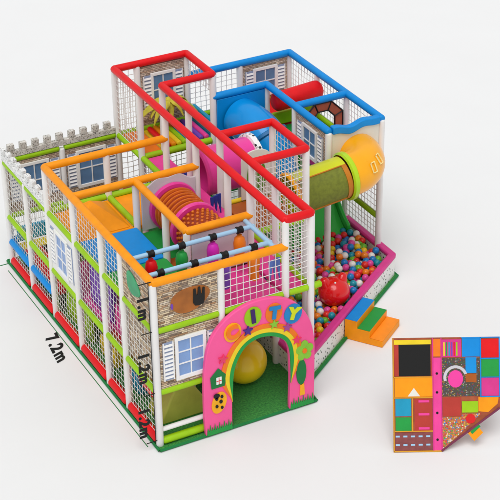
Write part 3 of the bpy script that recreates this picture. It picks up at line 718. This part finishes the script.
disc(1.765, 2.24, .165, .195, LIME, 'letter_disc'); letter('I', 1.765, 2.24, .34, DKP, .1)
disc(2.175, 2.19, .165, .195, DEEPORANGE, 'letter_disc'); letter('T', 2.178, 2.19, .31, LBL, -.12)
disc(2.55, 2.06, .175, .2, LBL, 'letter_disc'); letter('Y', 2.55, 2.06, .3, M('letter_lime_print', '#d8e020'), -.3)
def star(cx, cz, R, rot=0): return [(cx + (R if k % 2 == 0 else R*.42)*math.sin(k*PI/5+rot), cz + (R if k % 2 == 0 else R*.42)*math.cos(k*PI/5+rot)) for k in range(10)]
for cx, cz, R, mm, rt in ((1.66, 1.985, .105, M('purple_star', '#4c2a8c'), .1), (2.17, 1.965, .1, M('green_star', '#8cc838'), 0), (2.43, 1.82, .1, M('violet_star', '#a04890'), .2), (2.62, 1.5, .1, M('red_star', '#e83868'), .1), (1.17, 1.56, .1, M('pink_star', '#e8406c'), .2)):
    MB().prism(star(cx, cz, R, rt), y0-.034, y0-.004).build('star', mm, t)
fm = MB()
for k in range(5):
    a = PI/2 + k*2*PI/5; fm.prism(ellipse(2.78+.105*math.cos(a), 1.22+.125*math.sin(a), .075, .085, 16), y0-.02-.001*k, y0-.004)
fm.build('flower_petals', M('petal_green', '#8ccc3c'), t); disc(2.78, 1.22, .045, .05, DEEPORANGE, 'flower_centre', .02, .034)
MB().prism([(.94, 1.0), (1.2, 1.0), (1.24, 1.22), (1.08, 1.4), (.92, 1.24)], y0-.018, y0-.004).build('house_picture', DKGREEN, t, bevel=.01)
MB().box(1.03, 1.13, y0-.03, y0-.0185, 1.08, 1.22).build('house_window', WINWHITE, t)
MB().box(1.074, 1.086, y0-.034, y0-.0305, 1.08, 1.22).box(1.03, 1.074, y0-.034, y0-.0305, 1.144, 1.156).box(1.086, 1.13, y0-.034, y0-.0305, 1.144, 1.156).build('house_window_bars', RED, t)
disc(1.08, .68, .14, .22, YO, 'ladybird_body', rot=-.25)
for k, (dx, dz, rr) in enumerate(((-.05, .1, .03), (.03, .02, .032), (-.05, -.06, .028), (.05, -.11, .026), (.05, .12, .028))): MB().prism(ellipse(1.08+dx, .68+dz, rr, rr*1.2, 14), y0-.03, y0-.0185).build('ladybird_spot', BLACK, t)
MB().prism(ellipse(1.03, .84, .06, .05, 14), y0-.03, y0-.0185).build('ladybird_head', BLACK, t)
disc(2.72, .78, .1, .27, DKGREEN, 'tree_crown'); MB().prism([(2.69, .28), (2.79, .28), (2.775, .52), (2.7, .52)], y0-.018, y0-.004).build('tree_trunk', YO, t)
def grass(x0, x1):
    pts = [(x0, .04)]; k = max(4, int((x1-x0)/.045))
    for i in range(k): pts += [(x0+(x1-x0)*(i+.15)/k, .13), (x0+(x1-x0)*(i+.5)/k, .2+.06*(i % 2)), (x0+(x1-x0)*(i+.85)/k, .13)]
    return list(reversed(pts + [(x1, .04)]))
MB().prism(grass(.83, 1.33), y0-.018, y0-.004).build('grass_picture', GREEN, t, smooth=False); MB().prism(grass(2.5, 2.98), y0-.018, y0-.004).build('grass_picture', GREEN, t, smooth=False)

single('big_ball', MB().ball((2.2, 1.05, .475), .43, 48), YELLOWBALL, 'big yellow ball on the green carpet inside the entrance arch', 'ball')

# ------------------------------------------------------------------ floor lettering and height lettering
t = thing('floor_lettering', 'black lettering 7.2m and a thin dark line on the floor along the long side', 'lettering', (-.4, 3.7, 0))
du = Vector((-.10, -.84, 0)).normalized(); dv = Vector((.22, .08, 0)).normalized()     # slanted lettering, as in the picture
FM = Matrix(((du.x, dv.x, 0, -.41), (du.y, dv.y, 0, 3.78), (0, 0, 1, .006), (0, 0, 0, 1)))
m = MB(); text_mb(m, '7.2m', .40, .004, FM, .016, 1.22); m.build('lettering', BLACK, t)
MB().box(-.2, -.185, .1, 6.95, .002, .006).build('measure_line', DKGREEN, t, smooth=False); MB().box(-.3, 0.0-.09, 7.2, 7.225, .002, .006).build('end_tick', DKGREEN, t, smooth=False)
VM = Matrix(((0, 1, 0, 0), (0, 0, -1, 0), (-1, 0, 0, 0), (0, 0, 0, 1)))    # text x -> -z, text y -> +x, normal -> -y
t = thing('height_marker', 'thin black measuring rod with 1.m and 1.2m lettering beside the front corner post', 'height marker', (-.1, 0, .16))
MB().sweep([(-.085, -.02, .16), (-.085, -.02, Z3+.06)], .008, 8).build('rod', BLACK, t)
for z in (.17, Z1+.02, Z2+.02, Z3+.05): MB().sweep([(-.26, -.02, z), (-.0, -.02, z)], .0085, 8).build('tick', BLACK, t)
for body, zc, xc in (('1.m', 2.92, -.2), ('1.2m', 1.74, -.24), ('1.2m', .62, -.29)):
    m = MB(); text_mb(m, body, .27, .012, Matrix.Translation((xc, -.02, zc)) @ VM, .012, 1.2); m.build('lettering', BLACK, t)

# ------------------------------------------------------------------ plan board leaning back on the floor
yaw = .479; tilt = .5
bb = Vector((3.47, -2.1, 0)); bx = Vector((math.cos(yaw), -math.sin(yaw), 0)); back = Vector((math.sin(yaw), math.cos(yaw), 0))
bz = (Vector((0, 0, 1))*math.cos(tilt) + back*math.sin(tilt)); bn = bz.cross(bx)       # bn: away from the viewer side
bn = bn if bn.dot(back) > 0 else -bn
BMX = Matrix(((bx.x, bn.x, bz.x, bb.x), (bx.y, bn.y, bz.y, bb.y), (bx.z, bn.z, bz.z, .004), (0, 0, 0, 1)))
t = bpy.data.objects.new('plan_board', None); C.objects.link(t); t.matrix_world = BMX
tag(t, 'colourful floor plan board of the playground leaning back on the white floor', 'plan board')
S = 1.86/381; PX = lambda px: (px-44)*S; PZ = lambda py: (468-py)*S
def reg(x0, y0_, x1, y1_, mat, d, nm): MB().box(PX(x0), PX(x1), -d, -.0006 if d < .006 else -.004, PZ(y1_), PZ(y0_)).build(nm, mat, t, local=True, smooth=False)
outl = [(PX(44), 0), (PX(216), 0), (PX(424), PZ(318)), (PX(424), PZ(63)), (PX(44), PZ(63))]
MB().prism(outl, 0, .04).build('backing', M('plan_brown', '#a85434', .5, .3, 6), t, local=True, smooth=False)
DB = spots_mat('plan_balls', '#4a4238', ['#2a5a78', '#3a6a3a', '#98948c', '#883030', '#a08028', '#503868'], 38, .42)
RS = [(50, 70, 180, 86, YELLOW), (50, 88, 65, 198, MAROON), (66, 86, 178, 198, BLACKMESH), (178.5, 88, 184, 198, MAROON), (50, 203, 184, 272, ORANGE), (52, 278, 108, 340, TEAL), (52, 344, 108, 392, GREEN), (120, 278, 182, 392, MAROON),
      (50, 398, 184, 462, M('plan_plum', '#8c4a4a', .5, .2, 10)), (188, 68, 214, 130, DEEPORANGE), (188, 134, 214, 464, PINK), (218, 70, 287, 132, MAGENTA), (290, 66, 354, 132, BLUE), (358, 70, 420, 136, RED), (358, 142, 420, 204, GREEN), (358, 208, 420, 272, MAGENTA),
      (218, 136, 352, 272, DB), (220, 276, 284, 342, MAROON), (288, 290, 345, 330, LIME)]
for x0, ya, x1, yb, mm in RS: reg(x0, ya, x1, yb, mm, .005, 'plan_area')
MB().prism([(PX(218), PZ(346)), (PX(286), PZ(346)), (PX(286), PZ(334)), (PX(356), PZ(334)), (PX(218), PZ(462))][::-1], -.0055, -.0006).build('plan_area', spots_mat('plan_pit', '#c06a40', ['#2878b0', '#3a9a3a', '#d8d0c0', '#c03030', '#d8a020'], 42, .5), t, local=True, smooth=False)
MB().prism([(PX(346), PZ(276)), (PX(418), PZ(276)), (PX(414), PZ(300)), (PX(380), PZ(330)), (PX(346), PZ(326))][::-1], -.005, -.0006).build('plan_area', ORANGE, t, local=True, smooth=False)
MB().prism([(PX(308), PZ(404)), (PX(330), PZ(432)), (PX(362), PZ(402)), (PX(340), PZ(376))], -.005, .03).build('plan_steps', ORANGE, t, local=True, smooth=False)
MB().prism([(PX(316), PZ(398)), (PX(323), PZ(407)), (PX(353), PZ(380)), (PX(346), PZ(372))], -.01, -.0055).build('plan_steps', GREEN, t, local=True, smooth=False)
tri = MB(); tri.prism([(PX(96), PZ(270)), (PX(140), PZ(270)), (PX(118), PZ(240))], -.01, -.0055); tri.build('plan_block', CREAM, t, local=True, smooth=False)
for k, mm in enumerate((YELLOW, GREEN, TEAL, PURPLE, RED, LIME)): reg(224+k*9, 80, 229+k*9, 128, mm, .009, 'plan_stripe')
for y_ in (410, 440):
    for k in range(5): MB().box(PX(52+k*27), PX(66+k*27), -.01, -.0055, PZ(y_+5), PZ(y_-1)).build('plan_rod_mark', SKY, t, local=True)
for y_ in (288, 334, 384): MB().box(PX(134), PX(172), -.01, -.0055, PZ(y_+4), PZ(y_-4)).build('plan_ring', PINK, t, local=True)
m = MB().prism(ellipse(PX(266), PZ(210), .13, .15, 24), -.01, -.0055); m.build('plan_tunnel', PINKP, t, local=True)
MB().strip([(PX(266)+.21*math.cos(a), PZ(205)+.21*math.sin(a)) for a in [PI*.1+PI*i/14 for i in range(15)]], [(PX(266)+.16*math.cos(a), PZ(205)+.16*math.sin(a)) for a in [PI*.1+PI*i/14 for i in range(15)]], -.011, -.0055).build('plan_ring', PALEGREY, t, local=True)
for y_ in (190, 257, 330, 425): MB().prism(ellipse(PX(200), PZ(y_), .022, .022, 12), -.009, -.0055).build('plan_dot', BLACK, t, local=True)
reg(302, 134, 340, 190, BLUEP, .01, 'plan_tunnel'); reg(302, 192, 340, 222, BROWN, .01, 'plan_block')
m = MB().prism(ellipse(PX(318), PZ(352), .085, .085, 20), -.012, -.006); m.build('plan_ball', REDPLASTIC, t, local=True)
m = MB()
def bl(x0, ya, x1, yb): m.box(PX(x0), PX(x1), -.012, -.0001, PZ(yb), PZ(ya))
for yy in (202, 275, 394): bl(46, yy-2, 184, yy+2)
bl(44, 64, 48, 468); bl(44.5, 463, 214, 467.5); bl(110, 276, 114, 392)
m.build('plan_outline', M('plan_gold', '#e0a028'), t, local=True, smooth=False)
m = MB(); bl(184, 64, 188, 464); bl(214, 64, 218, 464)
m.build('plan_outline', MAGENTA, t, local=True, smooth=False)
m = MB(); bl(353, 64, 357, 276); bl(420, 64, 424, 276); bl(288, 62.5, 424, 66); bl(357.5, 272.5, 420, 276); bl(357.5, 137, 420, 141); bl(357.5, 204, 420, 207)
m.build('plan_outline', BLUE, t, local=True, smooth=False)
m = MB()
a, b = outl[1], outl[2]; dx, dz = b[0]-a[0], b[1]-a[1]; L = math.hypot(dx, dz); nx, nz = -dz/L*.035, dx/L*.035
m.prism([(a[0], a[1]), (b[0], b[1]), (b[0]+nx, b[1]+nz), (a[0]+nx, a[1]+nz)], -.014, -.0005); m.build('plan_outline', M('plan_plum_edge', '#7a3550'), t, local=True, smooth=False)
# prop legs behind the board
inv = BMX.inverted()
for s_ in (.35, .75):
    topw = BMX @ Vector((s_, .05, 1.25)); foot = Vector((topw.x+back.x*.75, topw.y+back.y*.75, .02))
    MB().sweep([inv @ topw, inv @ foot], .018, 10).build('prop_leg', BLACK, t, local=True)

# ------------------------------------------------------------------ camera and light (needed before the balls are sorted)
yaw, pit, roll, f = .47900, .52700, -.0150, 1657.59
cam = bpy.data.cameras.new('camera'); co = bpy.data.objects.new('camera', cam); C.objects.link(co)
cam.sensor_fit = 'HORIZONTAL'; cam.sensor_width = 36; cam.lens = f/500*36; cam.clip_end = 800; cam.clip_start = .5
fw = Vector((math.sin(yaw)*math.cos(pit), math.cos(yaw)*math.cos(pit), -math.sin(pit))); rt = Vector((math.cos(yaw), -math.sin(yaw), 0)); up = rt.cross(fw)
r2 = rt*math.cos(roll) + up*math.sin(roll); u2 = -rt*math.sin(roll) + up*math.cos(roll)
loc = Vector((-9.289, -21.391, 17.48))
co.matrix_world = Matrix(((r2.x, u2.x, -fw.x, loc.x), (r2.y, u2.y, -fw.y, loc.y), (r2.z, u2.z, -fw.z, loc.z), (0, 0, 0, 1)))
bpy.context.scene.camera = co

# ------------------------------------------------------------------ pit balls
BR = .073
cols = [('red', '#e02c24'), ('orange', '#f0801c'), ('yellow', '#f2c81c'), ('green', '#6cb82c'), ('blue', '#1c7cc4'), ('pink', '#e0489c'), ('white', '#eeeae4'), ('teal', '#1c94a8')]
wts = [5, 4, 2.2, 3.2, 4.5, 4, 3.2, 1.6]
bm_ = {}
import bmesh
for nm, hx in cols:
    me = bpy.data.meshes.new('pit_ball_' + nm); b_ = bmesh.new(); bmesh.ops.create_icosphere(b_, subdivisions=3, radius=BR); b_.to_mesh(me); b_.free()
    me.polygons.foreach_set('use_smooth', [True]*len(me.polygons)); me.materials.append(M('pit_ball_' + nm, hx, .3, .05, 4, 0, coat=.3)); bm_[nm] = me
def inside(x, y, mrg=.2):
    if not (3.04+mrg < x < 6.62-mrg and y < 5.75): return False
    d_ = Vector((3.58, 2.55)).normalized()
    return (-(x-3.04)*d_.y + (y-.34)*d_.x) > mrg
cand = []
for layer, (zz, dx, dy) in enumerate(((.36, 0, 0), (.27, .075, .043), (.17, 0, .08))):
    row = 0; y = .2
    while y < 5.8:
        x = 3.0 + (.075 if row % 2 else 0)
        while x < 6.6:
            px_, py_ = x+dx+random.uniform(-.03, .03), y+dy+random.uniform(-.03, .03)
            z_ = zz + .05*max(0, min(1, (y-2.6)/1.2)) + random.uniform(-.05, .065) + (.06*math.sin(px_*2.1)*math.cos(py_*1.7))
            if inside(px_, py_) and (Vector((px_, py_, z_))-hb).length > .31+BR*.75:
                if not (py_ > 4.45 and 4.6 < px_ < 6.45): cand.append((layer, px_, py_, z_))
            x += .152
        y += .132; row += 1
bpy.context.view_layer.update(); dg = bpy.context.evaluated_depsgraph_get(); scn = bpy.context.scene
def seen(c):
    hits = 0
    for ox, oz in ((0, 0), (-.05, .03), (.05, .03)):
        tgt = Vector(c) + r2*ox + u2*oz - fw*BR; dv = tgt-loc
        ok = scn.ray_cast(dg, loc, dv.normalized(), distance=dv.length-.02)[0]
        hits += (not ok)
    return hits
vis, rest = [], []
for c in cand:
    s_ = seen(c[1:]) if c[0] < 1 else 0
    (vis if s_ else rest).append((s_, c))
vis.sort(key=lambda q: -q[0]*3 + (Vector(q[1][1:])-loc).length*.2)
rest += vis[295:]; vis = vis[:295]
def zone(x, y):
    wl = (-(x-3.04)*2.55 + (y-.34)*3.58)/4.395
    if (Vector((x, y))-Vector((hb.x, hb.y))).length < .52: return 'touching the big red hopper ball'
    if x < 4.0: return 'in the narrow pit end next to the pink arch' if y < 1.6 else 'behind the white nets of the red-railed box'
    if wl < .42: return 'along the slanting magenta rim by the steps' if x < 5.5 else 'along the slanting magenta rim near the outer pit corner'
    if x > 6.1: return 'against the right-hand magenta rim'
    if y > 3.75: return 'at the foot of the green slide'
    if x < 5.0: return 'around the left side of the pit under the mesh tube'
    return 'in the open middle of the pit below the orange elbow tube'
names = [c[0] for c in cols]
allb = []
for s_, c in vis:
    nm = random.choices(names, wts)[0]
    o = bpy.data.objects.new('pit_ball', bm_[nm]); C.objects.link(o); o.location = c[1:]
    zn = zone(c[1], c[2])
    tag(o, 'small ' + nm + ' pit ball ' + zn, 'ball', nm + ' pit balls ' + zn)
# the balls below and out of sight: one heap
heap = MB()
b_ = bmesh.new(); bmesh.ops.create_icosphere(b_, subdivisions=2, radius=BR); b_.verts.ensure_lookup_table()
sv = [v.co.copy() for v in b_.verts]; sf = [tuple(v.index for v in f_.verts) for f_ in b_.faces]; b_.free()
me = bpy.data.meshes.new('ball_heap'); V_ = []; F_ = []; MI = []
for s_, c in rest:
    o_ = len(V_); V_ += [tuple(v + Vector(c[1:])) for v in sv]; F_ += [tuple(i+o_ for i in q) for q in sf]; MI += [names.index(random.choices(names, wts)[0])]*len(sf)
me.from_pydata(V_, [], F_)
for nm in names: me.materials.append(bm_[nm].materials[0])
me.polygons.foreach_set('material_index', MI); me.polygons.foreach_set('use_smooth', [True]*len(F_)); me.update()
ho = bpy.data.objects.new('ball_heap', me); C.objects.link(ho)
tag(ho, 'deeper layers of mixed coloured plastic balls filling the pit', 'balls', None, 'stuff')
print('balls', len(vis), len(rest))
for o in ALL_THINGS:
    if '_loc_' in o: del o['_loc_']

# ------------------------------------------------------------------ light
w = bpy.data.worlds.new('World'); bpy.context.scene.world = w; w.use_nodes = True
bg = w.node_tree.nodes['Background']; bg.inputs['Color'].default_value = (.98, .99, 1, 1); bg.inputs['Strength'].default_value = .64
l = bpy.data.lights.new('key_light', 'SUN'); l.energy = 1.6; l.angle = math.radians(38); l.color = (1, .995, .985)
ko = bpy.data.objects.new('key_light', l); C.objects.link(ko); ko.location = (-8, -10, 20)
ko.rotation_euler = Vector((.42, .5, -1.25)).to_track_quat('-Z', 'Y').to_euler()
sc = bpy.context.scene
sc.view_settings.view_transform = 'Standard'; sc.view_settings.look = 'None'; sc.view_settings.exposure = 0; sc.view_settings.gamma = 1
